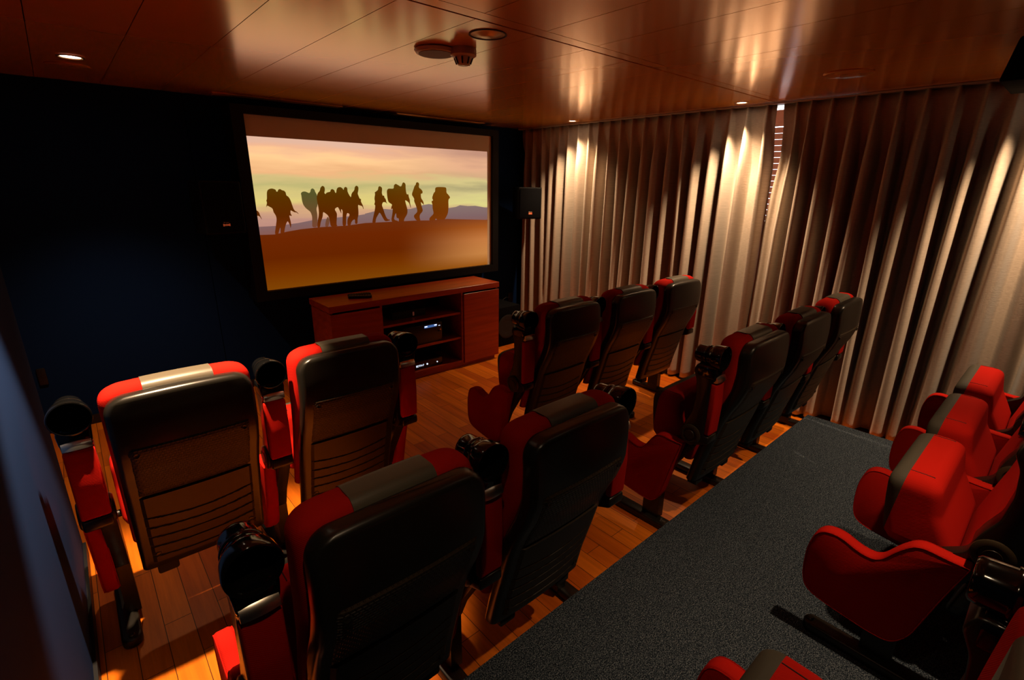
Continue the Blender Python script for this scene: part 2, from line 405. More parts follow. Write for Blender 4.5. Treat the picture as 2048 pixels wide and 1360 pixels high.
# ---------------------------------------------------------------- projection screen
SX0, SX1, SZ0, SZ1, SY = 1.131, 3.473, .869, 2.186, 4.268
sc = thing('projection_screen', 'wide black-framed screen showing silhouetted hikers at sunset', 'projection screen', ((SX0+SX1)/2, SY, SZ0))
cx = (SX0+SX1)/2
b = MB()
fw = .085
for x0, x1, z0, z1 in ((SX0-fw, SX0, SZ0-.075, SZ1+.06), (SX1, SX1+fw-.01, SZ0-.075, SZ1+.06), (SX0, SX1, SZ1, SZ1+.06), (SX0, SX1, SZ0-.075, SZ0)): b.box(x0-cx, x1-cx, -.035, .20, z0-SZ0, z1-SZ0)
b.obj('screen_frame', M['frame'], sc, smooth=False)
b = MB(); b.box(SX0-cx, SX1-cx, 0, .02, 0, SZ1-SZ0); b.obj('screen_cloth', M['screencloth'], sc, smooth=False)
PIC = {"S0": [[1.1293, 1.5882], [1.1336, 1.5578], [1.141, 1.5185], [1.1359, 1.5055], [1.1549, 1.4897], [1.1607, 1.463], [1.1709, 1.4329], [1.1672, 1.434], [1.1551, 1.4588], [1.1295, 1.4639], [1.1318, 1.4263], [1.1385, 1.3905], [1.133, 1.355], [1.1212, 1.3555]], "S1": [[1.2317, 1.6398], [1.2446, 1.6573], [1.2714, 1.6652], [1.3006, 1.6552], [1.3012, 1.642], [1.3109, 1.639], [1.3181, 1.6553], [1.332, 1.6611], [1.3463, 1.6509], [1.3615, 1.6479], [1.3725, 1.6354], [1.374, 1.6108], [1.3896, 1.6018], [1.4025, 1.5769], [1.4114, 1.5359], [1.4192, 1.5038], [1.4311, 1.4874], [1.4381, 1.4872], [1.4553, 1.4669], [1.4519, 1.4661], [1.4349, 1.4804], [1.4278, 1.4783], [1.4125, 1.4856], [1.3975, 1.4951], [1.393, 1.4952], [1.3903, 1.4724], [1.3995, 1.4537], [1.3924, 1.4516], [1.3773, 1.459], [1.3838, 1.4174], [1.3863, 1.3802], [1.3762, 1.3527], [1.3749, 1.3807], [1.361, 1.4182], [1.3375, 1.373], [1.3207, 1.309], [1.2937, 1.3104], [1.3016, 1.3745], [1.2826, 1.3295], [1.2756, 1.3091], [1.2493, 1.3128], [1.266, 1.3761], [1.2794, 1.4301], [1.2764, 1.4596], [1.2619, 1.4848], [1.259, 1.5139], [1.2328, 1.53], [1.2216, 1.5368], [1.212, 1.5193], [1.2167, 1.5391], [1.2232, 1.5566], [1.2193, 1.5765], [1.2255, 1.5808]], "S2": [[1.4887, 1.6263], [1.5019, 1.6399], [1.5256, 1.6422], [1.5458, 1.633], [1.5571, 1.6284], [1.5679, 1.6399], [1.5723, 1.6583], [1.5876, 1.6675], [1.6031, 1.6561], [1.6062, 1.6399], [1.6183, 1.6167], [1.6192, 1.5794], [1.6167, 1.5325], [1.6016, 1.5046], [1.6063, 1.4571], [1.5993, 1.3906], [1.5904, 1.3525], [1.5515, 1.3543], [1.5566, 1.4017], [1.5611, 1.4442], [1.5508, 1.4822], [1.52, 1.5063], [1.4995, 1.5345], [1.4919, 1.5714], [1.4918, 1.6126]], "S3": [[1.6241, 1.626], [1.6457, 1.6469], [1.6533, 1.6725], [1.6721, 1.6888], [1.6891, 1.6773], [1.6892, 1.6493], [1.6809, 1.6306], [1.692, 1.6188], [1.6927, 1.6259], [1.7086, 1.6353], [1.7339, 1.639], [1.7382, 1.6565], [1.7539, 1.6627], [1.7705, 1.6518], [1.7737, 1.6329], [1.7834, 1.6281], [1.7889, 1.659], [1.8033, 1.6757], [1.8265, 1.6782], [1.8435, 1.6663], [1.8499, 1.652], [1.8571, 1.6736], [1.8708, 1.6808], [1.8855, 1.6713], [1.8838, 1.64], [1.9007, 1.6061], [1.9111, 1.5914], [1.9183, 1.6255], [1.9473, 1.6522], [1.9523, 1.6789], [1.9695, 1.6926], [1.9871, 1.6791], [1.9836, 1.6498], [1.9745, 1.6254], [1.9809, 1.6057], [1.9897, 1.581], [2.0031, 1.5784], [1.9985, 1.5561], [2.0152, 1.526], [2.0206, 1.4918], [2.0162, 1.4919], [2.0091, 1.5186], [1.9849, 1.524], [1.9692, 1.5317], [1.97, 1.477], [1.967, 1.442], [1.9563, 1.4121], [1.9524, 1.3669], [1.928, 1.3678], [1.9319, 1.413], [1.8974, 1.3891], [1.8863, 1.3545], [1.857, 1.3557], [1.8619, 1.4103], [1.8863, 1.4443], [1.8821, 1.4568], [1.8642, 1.4647], [1.8531, 1.4304], [1.8459, 1.3512], [1.8117, 1.3526], [1.8226, 1.4412], [1.8266, 1.4852], [1.8124, 1.5002], [1.8133, 1.4538], [1.8049, 1.476], [1.788, 1.5152], [1.7747, 1.5106], [1.7554, 1.4965], [1.7752, 1.4621], [1.7684, 1.4184], [1.7607, 1.3647], [1.7729, 1.3568], [1.7104, 1.3496], [1.7048, 1.3962], [1.6995, 1.4449], [1.6625, 1.4747], [1.655, 1.4749], [1.6486, 1.4368], [1.6269, 1.3943], [1.6175, 1.3513], [1.5928, 1.3524], [1.5998, 1.3953], [1.6186, 1.4568], [1.6211, 1.5042], [1.6162, 1.5513], [1.6134, 1.5935]], "S4": [[1.6945, 1.445], [1.6701, 1.4024], [1.6602, 1.3543], [1.6848, 1.3483], [1.7048, 1.3962]], "T1": [[2.1338, 1.6326], [2.1545, 1.6451], [2.1695, 1.6552], [2.1742, 1.6803], [2.1891, 1.6894], [2.211, 1.6754], [2.2092, 1.6502], [2.2049, 1.63], [2.2117, 1.6046], [2.2264, 1.6071], [2.228, 1.5892], [2.2415, 1.5738], [2.244, 1.5506], [2.2524, 1.5366], [2.2477, 1.5367], [2.2368, 1.5481], [2.2108, 1.551], [2.1972, 1.523], [2.2095, 1.4919], [2.2233, 1.4398], [2.244, 1.3973], [2.2734, 1.3921], [2.27, 1.3859], [2.2219, 1.3771], [2.2032, 1.4039], [2.1725, 1.4629], [2.1565, 1.4417], [2.1308, 1.4063], [2.1251, 1.3677], [2.0906, 1.3665], [2.1027, 1.4124], [2.1249, 1.4784], [2.134, 1.5241], [2.1231, 1.5293], [2.1335, 1.5545], [2.1286, 1.5798], [2.14, 1.625]], "T2": [[2.2556, 1.6503], [2.2715, 1.6681], [2.3155, 1.6658], [2.3277, 1.6709], [2.3294, 1.6965], [2.3482, 1.711], [2.3714, 1.6994], [2.4035, 1.6816], [2.421, 1.7205], [2.4364, 1.7233], [2.452, 1.7079], [2.4502, 1.6767], [2.4527, 1.6349], [2.4608, 1.6139], [2.4766, 1.6192], [2.4784, 1.5954], [2.4892, 1.5662], [2.488, 1.5449], [2.4978, 1.494], [2.4916, 1.4957], [2.4783, 1.5398], [2.4574, 1.5559], [2.4364, 1.5667], [2.4463, 1.5243], [2.4591, 1.4761], [2.4551, 1.4386], [2.4167, 1.3914], [2.415, 1.3619], [2.3564, 1.3641], [2.3648, 1.4012], [2.3376, 1.4048], [2.3376, 1.4524], [2.3245, 1.4369], [2.3093, 1.3898], [2.3572, 1.3774], [2.3504, 1.367], [2.2779, 1.3697], [2.3018, 1.4586], [2.3042, 1.4952], [2.2853, 1.4799], [2.2933, 1.5111], [2.3033, 1.5265], [2.2661, 1.5478], [2.2591, 1.5736], [2.2557, 1.6095]], "T3": [[2.5144, 1.6243], [2.5321, 1.6613], [2.5464, 1.693], [2.5596, 1.7037], [2.5637, 1.7221], [2.583, 1.7276], [2.5982, 1.712], [2.59, 1.6775], [2.6181, 1.6616], [2.6333, 1.6402], [2.6259, 1.6215], [2.6099, 1.6242], [2.611, 1.5812], [2.6294, 1.5594], [2.6381, 1.5376], [2.6402, 1.5131], [2.6311, 1.5268], [2.6153, 1.5379], [2.6062, 1.5489], [2.611, 1.5163], [2.6252, 1.4724], [2.6212, 1.456], [2.5905, 1.4295], [2.5859, 1.4022], [2.5973, 1.3687], [2.5519, 1.3704], [2.5159, 1.418], [2.5625, 1.452], [2.5637, 1.4738], [2.5499, 1.5173], [2.5328, 1.5551], [2.5371, 1.5764], [2.5135, 1.6085]], "T4": [[2.7733, 1.6757], [2.7972, 1.6851], [2.8997, 1.6835], [2.9046, 1.6625], [2.9035, 1.6292], [2.9322, 1.6068], [2.949, 1.5814], [2.924, 1.5676], [2.925, 1.4885], [2.9162, 1.4317], [2.8865, 1.3869], [2.8464, 1.3426], [2.8182, 1.3322], [2.7948, 1.3559], [2.7721, 1.3906], [2.7576, 1.3686], [2.75, 1.3491], [2.6963, 1.3596], [2.6944, 1.3932], [2.7395, 1.4253], [2.747, 1.4418], [2.7353, 1.4866], [2.7367, 1.5197], [2.7247, 1.5529], [2.7484, 1.5582], [2.7326, 1.5803], [2.7547, 1.6294], [2.7719, 1.6403]], "sand": [[1.1277, 1.3148], [1.2493, 1.3128], [1.3507, 1.3307], [1.4592, 1.3442], [1.6202, 1.3536], [1.8464, 1.3561], [2.0234, 1.3717], [2.5521, 1.3748], [2.6968, 1.3707], [2.9039, 1.3777], [3.3908, 1.3522]], "mount": [[1.138, 1.3771], [1.2663, 1.3783], [1.4414, 1.3943], [1.5528, 1.4114], [1.9779, 1.4417], [2.0281, 1.4478], [2.03, 1.4528], [2.1214, 1.4708], [2.2209, 1.4891], [2.2914, 1.4824], [2.4878, 1.4835], [2.5519, 1.4957], [2.6241, 1.5161], [2.6969, 1.5258], [2.73, 1.5198], [2.9284, 1.4827], [3.0145, 1.4925], [3.0657, 1.5088], [3.1618, 1.4985], [3.2604, 1.4997], [3.3914, 1.4795]], "pt": [[1.1408, 2.0348], [3.4203, 2.0377]]}
def emis(name, stops_z, streak=0, z0=SZ0, z1=SZ1, xmix=None):
    m = bpy.data.materials.new(name); m.use_nodes = True; nt = m.node_tree; nt.nodes.remove(nt.nodes['Principled BSDF'])
    tc = N(m, 'ShaderNodeTexCoord'); sp = N(m, 'ShaderNodeSeparateXYZ'); L(m, tc.outputs['Object'], sp.inputs[0])
    zc = sp.outputs[2]
    if streak:
        mp = N(m, 'ShaderNodeMapping'); mp.inputs['Scale'].default_value = (1.1, 1, 9); L(m, tc.outputs['Object'], mp.inputs[0])
        nz = N(m, 'ShaderNodeTexNoise'); nz.inputs['Scale'].default_value = 1.4; nz.inputs['Detail'].default_value = 5; L(m, mp.outputs[0], nz.inputs['Vector'])
        ad = N(m, 'ShaderNodeMath', operation='MULTIPLY_ADD'); ad.inputs[1].default_value = streak; ad.inputs[2].default_value = 0
        sb = N(m, 'ShaderNodeMath', operation='SUBTRACT'); sb.inputs[1].default_value = .5; L(m, nz.outputs['Fac'], sb.inputs[0]); L(m, sb.outputs[0], ad.inputs[0])
        a2 = N(m, 'ShaderNodeMath', operation='ADD'); L(m, zc, a2.inputs[0]); L(m, ad.outputs[0], a2.inputs[1]); zc = a2.outputs[0]
    mr = N(m, 'ShaderNodeMapRange'); mr.inputs[1].default_value = 0; mr.inputs[2].default_value = z1-z0; L(m, zc, mr.inputs[0])
    cr = ramp(m, mr.outputs[0], [((z-z0)/(z1-z0), lin(c)) for z, c in stops_z])
    if xmix:
        x0_, x1_, st2 = xmix
        mx_ = N(m, 'ShaderNodeMapRange'); mx_.interpolation_type = 'SMOOTHSTEP'; mx_.inputs[1].default_value = x0_-cx; mx_.inputs[2].default_value = x1_-cx; L(m, sp.outputs[0], mx_.inputs[0])
        c2 = ramp(m, mr.outputs[0], [((z-z0)/(z1-z0), lin(c)) for z, c in st2])
        mm = N(m, 'ShaderNodeMix', data_type='RGBA'); L(m, mx_.outputs[0], mm.inputs[0]); L(m, cr, mm.inputs[6]); L(m, c2, mm.inputs[7]); cr = mm.outputs[2]
    e = N(m, 'ShaderNodeEmission'); L(m, cr, e.inputs[0]); e.inputs[1].default_value = 1.1
    L(m, e.outputs[0], nt.nodes['Material Output'].inputs[0]); return m
sky = emis('film_sky', [(1.30, (170, 120, 110)), (1.42, (185, 138, 122)), (1.50, (205, 160, 120)), (1.56, (216, 198, 118)), (1.62, (208, 190, 120)), (1.68, (186, 176, 114)), (1.74, (208, 184, 124)), (1.80, (232, 176, 124)), (1.90, (252, 200, 142)), (1.97, (232, 176, 140)), (2.03, (220, 176, 152))],   .22,
           xmix=(1.9, 3.3, [(1.30, (150, 110, 100)), (1.46, (190, 150, 120)), (1.52, (214, 205, 130)), (1.60, (204, 190, 130)), (1.68, (172, 160, 114)), (1.74, (208, 192, 130)), (1.80, (205, 165, 125)), (1.90, (222, 168, 132)), (2.03, (188, 140, 118))]))
hill = emis('film_hills', [(1.31, (130, 86, 78)), (1.40, (124, 96, 96)), (1.53, (132, 112, 106))])
sand = emis('film_sand_and_spill', [(.87, (122, 64, 4)), (1.00, (112, 48, 0)), (1.12, (98, 34, 0)), (1.28, (104, 36, 2)), (1.38, (104, 42, 10))], xmix=(2.3, 3.5, [(.87, (150, 82, 14)), (1.00, (192, 126, 66)), (1.15, (190, 118, 62)), (1.28, (160, 84, 30)), (1.38, (126, 62, 30))]))  # film sand, with curtain light spill painted in at the right
man = emis('film_figures', [(1.30, (112, 44, 8)), (1.45, (88, 36, 0)), (1.60, (86, 46, 0)), (1.78, (84, 66, 12))], xmix=(2.0, 3.2, [(1.30, (125, 55, 12)), (1.45, (118, 55, 5)), (1.60, (116, 64, 6)), (1.78, (112, 70, 10))]))
green = emis('film_far_figure', [(1.32, (118, 64, 48)), (1.45, (104, 70, 40)), (1.62, (84, 80, 38)), (1.76, (92, 92, 48))])
b = MB()
def flat(pts, dy, mi): b.add([(x-cx, dy, z-SZ0) for x, z in pts], [tuple(range(len(pts)))], mi)
PX0, PX1, PZ1 = SX0+.004, 3.422, 2.036
flat([(PX0, 1.30), (PX1, 1.30), (PX1, PZ1), (PX0, PZ1)], -.0006, 0)
def chaikin(q):
    out = []
    for (x0, z0), (x1, z1) in zip(q, q[1:]+q[:1]): out += [(x0*.78+x1*.22, z0*.78+z1*.22), (x0*.22+x1*.78, z0*.22+z1*.78)]
    return out
clip = lambda q: [(min(max(x, PX0), PX1), z) for x, z in q]
flat(clip([(PX0, 1.29)]+[(PX0, PIC['mount'][0][1])]+PIC['mount']+[(PX1, PIC['mount'][-1][1]), (PX1, 1.29)]), -.0010, 1)
flat(clip([(PX0, SZ0+.004), (PX0, PIC['sand'][0][1])]+PIC['sand']+[(PX1, PIC['sand'][-1][1]), (PX1, SZ0+.004)]), -.0018, 2)
flat(clip(chaikin(PIC['S0'])), -.0015, 3)
for k in ('S4', 'S2'): flat(chaikin(chaikin(PIC[k])), -.0013, 4)
for k in ('S1', 'S3', 'T1', 'T2', 'T3', 'T4'): flat(chaikin(chaikin(PIC[k])), -.0016, 3)
b.obj('projected_picture', [sky, hill, sand, man, green], sc, smooth=False)
# marker dot and small maker's text under the frame are too dark to read

# ---------------------------------------------------------------- media cabinet and what stands on and in it
CX0, CX1, CY0, CY1, CT = 1.41, 3.126, 3.712, 4.125, .796
cb = thing('media_cabinet', 'long low cherry wood media cabinet under the screen', 'cabinet', ((CX0+CX1)/2, (CY0+CY1)/2, 0))
ox, oy = (CX0+CX1)/2, (CY0+CY1)/2
def cbx(b, x0, x1, y0, y1, z0, z1, mi=0): b.box(x0-ox, x1-ox, y0-oy, y1-oy, z0, z1, mi)
b = MB(); cbx(b, CX0, CX1, CY0, CY1, .745, CT); o = b.obj('top_board', M['cabinet'], cb, smooth=False)
bv = o.modifiers.new('b', 'BEVEL'); bv.width = .002
b = MB(); cbx(b, CX0+.012, CX0+.034, CY0+.02, CY1, .05, .745); cbx(b, CX1-.034, CX1-.008, CY0+.02, CY1, .05, .745); cbx(b, CX0+.034, CX1-.034, CY0+.02, CY1, .05, .072)
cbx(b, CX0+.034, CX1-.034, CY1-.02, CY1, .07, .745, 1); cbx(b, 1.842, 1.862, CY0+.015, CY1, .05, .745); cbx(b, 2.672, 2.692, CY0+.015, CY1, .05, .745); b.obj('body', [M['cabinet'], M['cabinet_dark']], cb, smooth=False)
for z in (.290, .536):
    b = MB(); cbx(b, 1.862, 2.672, CY0+.03, CY1-.02, z, z+.020); b.obj('shelf', M['cabinet'], cb, smooth=False)
for x0, x1 in ((CX0+.008, 1.838), (2.694, CX1-.004)):
    b = MB(); cbx(b, x0, x1, CY0, CY0+.018, .045, .728); o = b.obj('door', M['cabinet'], cb, smooth=False); bv = o.modifiers.new('b', 'BEVEL'); bv.width = .0015
b = MB(); cbx(b, CX0+.03, CX1-.03, CY0+.035, CY1-.01, 0, .05); b.obj('plinth', M['cabinet'], cb, smooth=False)

def gadget(name, label, cat, x0, x1, y0, y1, z0, z1, m, bevel=.004, group=None):
    t = thing(name, label, cat, ((x0+x1)/2, (y0+y1)/2, z0), group)
    b = MB(); w, d = (x1-x0)/2, (y1-y0)/2; b.prism(rounded([(-w, 0), (w, 0), (w, z1-z0), (-w, z1-z0)], bevel*2, 3), lambda u, v, q: (u, q, v), -d, d, bev=bevel)
    b.obj('casing', m, t); return t
AV = gadget('av_receiver', 'black audio receiver with a small blue display on the middle shelf', 'receiver', 2.06, 2.47, 3.76, 4.08, .310, .492, M['plastic'])
b = MB(); b.box(.015, .148, -.163, -.158, .148, .170); b.obj('display', M['led_blue'], AV, smooth=False)
def seg_text(txt, h, t_mat, parent, x, y, z, name='lettering', sx=1.0):
    cu = bpy.data.curves.new(name, 'FONT'); cu.body = txt; cu.size = h; cu.extrude = .0006; cu.align_x = 'LEFT'
    o = bpy.data.objects.new(name, cu); COL.objects.link(o)
    bpy.context.view_layer.update(); me = bpy.data.meshes.new_from_object(o.evaluated_get(bpy.context.evaluated_depsgraph_get()))
    bpy.data.objects.remove(o); me.materials.clear(); me.materials.append(t_mat)
    o = link(name, me, parent, (x, y, z)); o.rotation_euler = (R(90), 0, 0); o.scale = (sx, 1, 1); return o
for q_ in ((.017, .045, -.165, -.163, .157, .167), (.120, .146, -.165, -.163, .158, .168), (.165, .182, -.165, -.163, .150, .154)):
    b = MB(); b.box(*q_); b.obj('lit_readout', M['led_white'], AV, smooth=False)
for x, r in ((-.15, .020), (.17, .006)):
    b = MB(); b.lathe([(r, 0), (r, -.014), (r*.85, -.016)], (x, -.16, .10), 'y', 24); b.obj('knob', M['metal'], AV)
b = MB(); b.lathe([(.004, 0), (.004, -.002)], (.186, -.162, .112), 'y', 12); b.obj('standby_light', M['led_red'], AV)
DP = gadget('disc_player', 'flat black disc player with white lit characters on the bottom shelf', 'disc player', 2.12, 2.47, 3.77, 4.05, .072, .150, M['gloss'])
seg_text('BDTH-F', .026, M['led_white'], DP, -.115, -.1435, .028, sx=.95)
b = MB(); b.lathe([(.008, 0), (.008, -.003)], (.005, -.1425, .038), 'y', 20); b.lathe([(.006, 0), (.006, -.003)], (.115, -.1425, .036), 'y', 16); b.obj('lit_buttons', M['led_white'], DP)
UP = gadget('set_top_box', 'dark box at the back of the top shelf with a faint reddish spot', 'set-top box', 2.02, 2.36, 3.86, 4.08, .556, .622, M['rubber'])
b = MB(); b.box(.035, .050, -.112, -.109, .012, .046); b.obj('lit_mark', mat('dim_mark', (.2, .05, .03), .5, emit=(.16, .035, .02), es=.35), UP, smooth=False)
# two remotes on the cabinet
def remote(x, y, rz, label):
    t = thing('remote_control', label, 'remote control', (x, y, CT), 'remote controls on the cabinet'); t.rotation_euler = (0, 0, rz)
    b = MB(); b.prism(rounded([(-.028, -.095), (.028, -.095), (.024, .095), (-.024, .095)], .018, 4), lambda u, v, q: (u, v, q), .001, .022, bev=.005); b.obj('casing', M['rubber'], t)
    b = MB()
    for i in range(3):
        for j in range(7): b.lathe([(.0055, .0215), (.0055, .0235)], ((i-1)*.015, -.07+j*.021, 0), 'z', 10)
    b.obj('buttons', M['metal'], t); return t
remote(1.745, 3.875, R(62), 'black remote control nearer the front edge of the cabinet')
remote(1.775, 3.955, R(78), 'black remote control lying behind the other one on the cabinet')

# ---------------------------------------------------------------- loudspeakers
def speaker(x, y, z0, w, h, d, rz, label, badge, txt):
    t = thing('wall_speaker', label, 'loudspeaker', (x, y, z0)); t.rotation_euler = (0, 0, rz)
    b = MB(); b.prism(rounded([(-w/2, 0), (w/2, 0), (w/2, h), (-w/2, h)], .012, 4), lambda u, v, q: (u, q, v), -d/2, d/2, bev=.006); b.obj('cabinet_box', M['frame'], t)
    b = MB(); b.prism(rounded([(-w/2+.012, .012), (w/2-.012, .012), (w/2-.012, h-.012), (-w/2+.012, h-.012)], .01, 3), lambda u, v, q: (u, q, v), -d/2-.012, -d/2+.002, bev=.004); g = b.obj('grille', M['black'], t)
    b = MB(); q = -d/2-.0125
    if badge == 'bow': pts = [(-.024, 0), (-.006, .004), (0, .001), (.006, .004), (.024, 0), (.024, .019), (.006, .015), (0, .018), (-.006, .015), (-.024, .019)]
    else: pts = [(-.02, 0), (.02, 0), (.02, .02), (-.02, .02)]
    b.prism([(u, v+h*.15) for u, v in pts], lambda u, v, s: (u, s, v), q-.002, q); b.obj('badge', M['badge'], t, smooth=False)
    seg_text('JBL', .018, M['badgetext'], t, -.016, q-.0015-.001, h*.15+.003, 'badge_lettering')
    b = MB(); b.box(-.02, -.008, q-.001, q, h*.15+.026, h*.15+.030); b.box(-.004, .02, q-.001, q, h*.15+.026, h*.15+.028); b.obj('badge_script', M['badgetext'], t, smooth=False)
    b = MB(); b.box(-.03, .03, d/2, d/2+.03, h*.4, h*.6); b.tube([(0, d/2, h*.5), (0, d/2+.10, h*.5)], .014, 12); b.obj('wall_bracket', M['metal'], t)
    return t
speaker(.875, 4.26, 1.345, .275, .37, .22, R(8), 'black wall speaker with orange badge left of the screen', 'bow', 1)
speaker(3.86, 4.12, 1.36, .26, .33, .22, R(-24), 'black wall speaker with pale red badge between screen and curtain', 'sq', 1)
sp = thing('ceiling_hung_speaker', 'black speaker hanging from the ceiling at the upper right corner', 'loudspeaker', (3.14, .24, H-.165))
b = MB(); b.prism(rounded([(-.115, -.01), (.13, -.01), (.10, .150), (-.135, .150)], .012, 4), lambda u, v, q: (q, u, v), -.20, .20, bev=.006); b.obj('cabinet_box', M['black'], sp)
b = MB(); b.box(-.06, .06, -.02, .02, .148, .165); b.tube([(-.206, -.06, .03), (-.232, -.05, .012), (-.20, -.03, -.022), (-.16, .02, -.03)], .006, 8); b.obj('mounting_bracket', M['metal'], sp)
sw = gadget('subwoofer', 'black subwoofer box on the floor to the right of the cabinet', 'subwoofer', 3.27, 3.66, 3.98, 4.36, .0, .44, M['black'], .006)
b = MB(); b.lathe([(.0, -.0), (.13, -.0), (.135, -.008), (.12, -.012), (.05, .004), (.0, .008)], (0, -.193, .22), 'y', 32, cap=False); b.obj('driver', M['rubber'], sw)
c = MB(); c.tube([(3.70, 4.48, .33), (3.72, 4.43, .36), (3.83, 4.42, .42), (3.93, 4.44, .40), (3.98, 4.47, .36)], .003, 6)
tag(c.obj('power_cable', M['metal']), 'thin dark cable looping from the outlet behind the subwoofer', 'cable')
def outlet(x, z, w, label):
    t = thing('wall_outlet', label, 'outlet', (x, YW, z))
    b = MB(); b.prism(rounded([(-w/2, -.06), (w/2, -.06), (w/2, .06), (-w/2, .06)], .006, 3), lambda u, v, q: (u, q, v), -.012, -.0005, bev=.002); b.obj('face_plate', M['skirt'], t)
    b = MB()
    for s in (-.02, .02): b.lathe([(.004, -.0125), (.004, -.0135)], (s*.4, 0, s), 'y', 10)
    b.obj('sockets', M['screw'], t)
outlet(3.965, .39, .075, 'dark wall outlet low on the screen wall by the curtain')
outlet(-.305, .42, .045, 'dark wall outlet low on the screen wall at the left recess')

# ---------------------------------------------------------------- ceiling fittings
t = thing('smoke_detector', 'round cream smoke detector hanging under the ceiling panels', 'smoke detector', (1.535, 2.088, H))
b = MB(); b.lathe([(.058, -.0005), (.060, -.006), (.060, -.030), (.050, -.036)], (0, 0, 0), n=40); b.obj('base', M['cream'], t)
b = MB(); b.lathe([(.046, -.034), (.040, -.042), (.030, -.066), (.024, -.070)], (0, 0, 0), n=40); b.obj('head', M['cream'], t)
b = MB()
for k in range(8):
    a = 2*pi*k/8; b.tube([(.043*cos(a), .043*sin(a), -.040), (.032*cos(a), .032*sin(a), -.066)], .0035, 6)
b.obj('vent_bars', M['rubber'], t)
t = thing('ceiling_speaker', 'raised round ceiling speaker beside the smoke detector', 'ceiling speaker', (1.452, 2.190, H))
b = MB(); b.lathe([(.096, -.0005), (.100, -.006), (.092, -.018), (.082, -.021)], (0, 0, 0), n=48); b.obj('rim', M['cream'], t)
b = MB(); b.lathe([(.080, -.0205), (.080, -.0225), (.02, -.0235)], (0, 0, 0), n=48); b.obj('grille', M['mesh'], t)
t = thing('unlit_downlight', 'unlit recessed round fitting behind the smoke detector', 'downlight', (1.474, 1.832, H))
b = MB(); b.lathe([(.078, -.0005), (.080, -.003), (.074, -.004), (.072, -.001)], (0, 0, 0), n=48, cap=False); b.obj('trim_ring', M['groove'], t)
b = MB(); b.lathe([(.073, -.0006), (.050, -.002), (.03, -.010), (.018, -.012)], (0, 0, 0), n=48); b.obj('eyeball', M['steel_ring'], t)
t = thing('flush_ceiling_disc', 'large flush round disc in the ceiling near the curtain', 'ceiling speaker', (3.335, 1.04, H))
b = MB(); b.lathe([(.118, -.0005), (.12, -.004), (.112, -.006), (.02, -.007)], (0, 0, 0), n=48); b.obj('cover', M['ceiling'], t)
t = thing('blank_ceiling_disc', 'shallow round cover in the left front ceiling behind the lit downlight', 'ceiling speaker', (.185, 3.93, H))
b = MB(); b.lathe([(.098, -.0005), (.10, -.004), (.09, -.006), (.02, -.0065)], (0, 0, 0), n=48); b.obj('cover', M['ceiling'], t)
for x0, x1, y, lb in ((.96, 1.92, 4.34, 'long slot air vent in the ceiling above the left half of the screen'), (2.43, 3.45, 4.38, 'long slot air vent in the ceiling above the right half of the screen')):
    t = thing('air_vent', lb, 'air vent', ((x0+x1)/2, y, H)); w = (x1-x0)/2
    b = MB()
    for a, c_, e, f in ((-w, w, -.045, -.036), (-w, w, .036, .045), (-w, -w+.01, -.045, .045), (w-.01, w, -.045, .045), (-w, w, -.004, .004)): b.box(a, c_, e, f, -.005, -.0005)
    b.obj('vent_frame', M['ceiling'], t, smooth=False)
    b = MB(); b.box(-w+.008, w-.008, -.036, .036, -.002, -.0008); b.obj('dark_slots', M['groove'], t, smooth=False)

# ---------------------------------------------------------------- cinema chairs
PCH = .5993; HS = PCH/2
BACK = [(.285, -.400), (.40, -.425), (.54, -.465), (.64, -.492), (.70, -.515), (.78, -.555), (.86, -.582), (.95, -.586), (1.04, -.580), (1.062, -.578)]
def yr(z):
    if z <= BACK[0][0]: return BACK[0][1]
    for a, c_ in zip(BACK, BACK[1:]):
        if z <= c_[0]: return a[1]+(c_[1]-a[1])*(z-a[0])/(c_[0]-a[0])
    return BACK[-1][1]
BOW, ARCH = .012, .010
FRONT = [(.40, -.326), (.50, -.350), (.58, -.368), (.66, -.388), (.74, -.402), (.82, -.412), (.92, -.418), (1.0, -.424), (1.078, -.430)]
MEM = {}
def cached(key, fn):
    if key not in MEM: MEM[key] = fn()
    return MEM[key]
def cut(me, planes):
    import bmesh
    bm = bmesh.new(); bm.from_mesh(me)
    for co, no in planes: bmesh.ops.bisect_plane(bm, geom=bm.verts[:]+bm.edges[:]+bm.faces[:], plane_co=co, plane_no=no, clear_outer=True)
    ed = [e for e in bm.edges if e.is_boundary]
    bmesh.ops.holes_fill(bm, edges=ed, sides=0)
    bm.to_mesh(me); bm.free(); me.shade_smooth(); me.set_sharp_from_angle(angle=R(35)); return me
def mesh_shell():
    b = MB(); b.slab([(z, yr(z)+(.060 if z > .6 else .05), yr(z)) for z, _ in BACK], .218, .060, .018, .018, bow=BOW, arch=ARCH, nz=22); return b.mesh('back_shell', M['plastic'])
def mesh_cushion():
    b = MB(); b.slab([(z, y, yr(z)+.052) for z, y in FRONT], .226, .055, .030, .035, bow=BOW*.6, arch=ARCH, nz=22); return b.mesh('backrest', M['red'])
def mesh_band():
    b = MB(); b.slab([(z+(.0022 if z > 1 else 0), y+.0022, yr(z)+.050) for z, y in FRONT], .226, .055, .030, .035, bow=BOW*.6, arch=ARCH, nz=22)
    me = b.mesh('headrest_band', M['leather'])
    return cut(me, [((.104, 0, 0), (1, 0, 0)), ((-.104, 0, 0), (-1, 0, 0)), ((0, 0, .79), (0, 0, -1))])
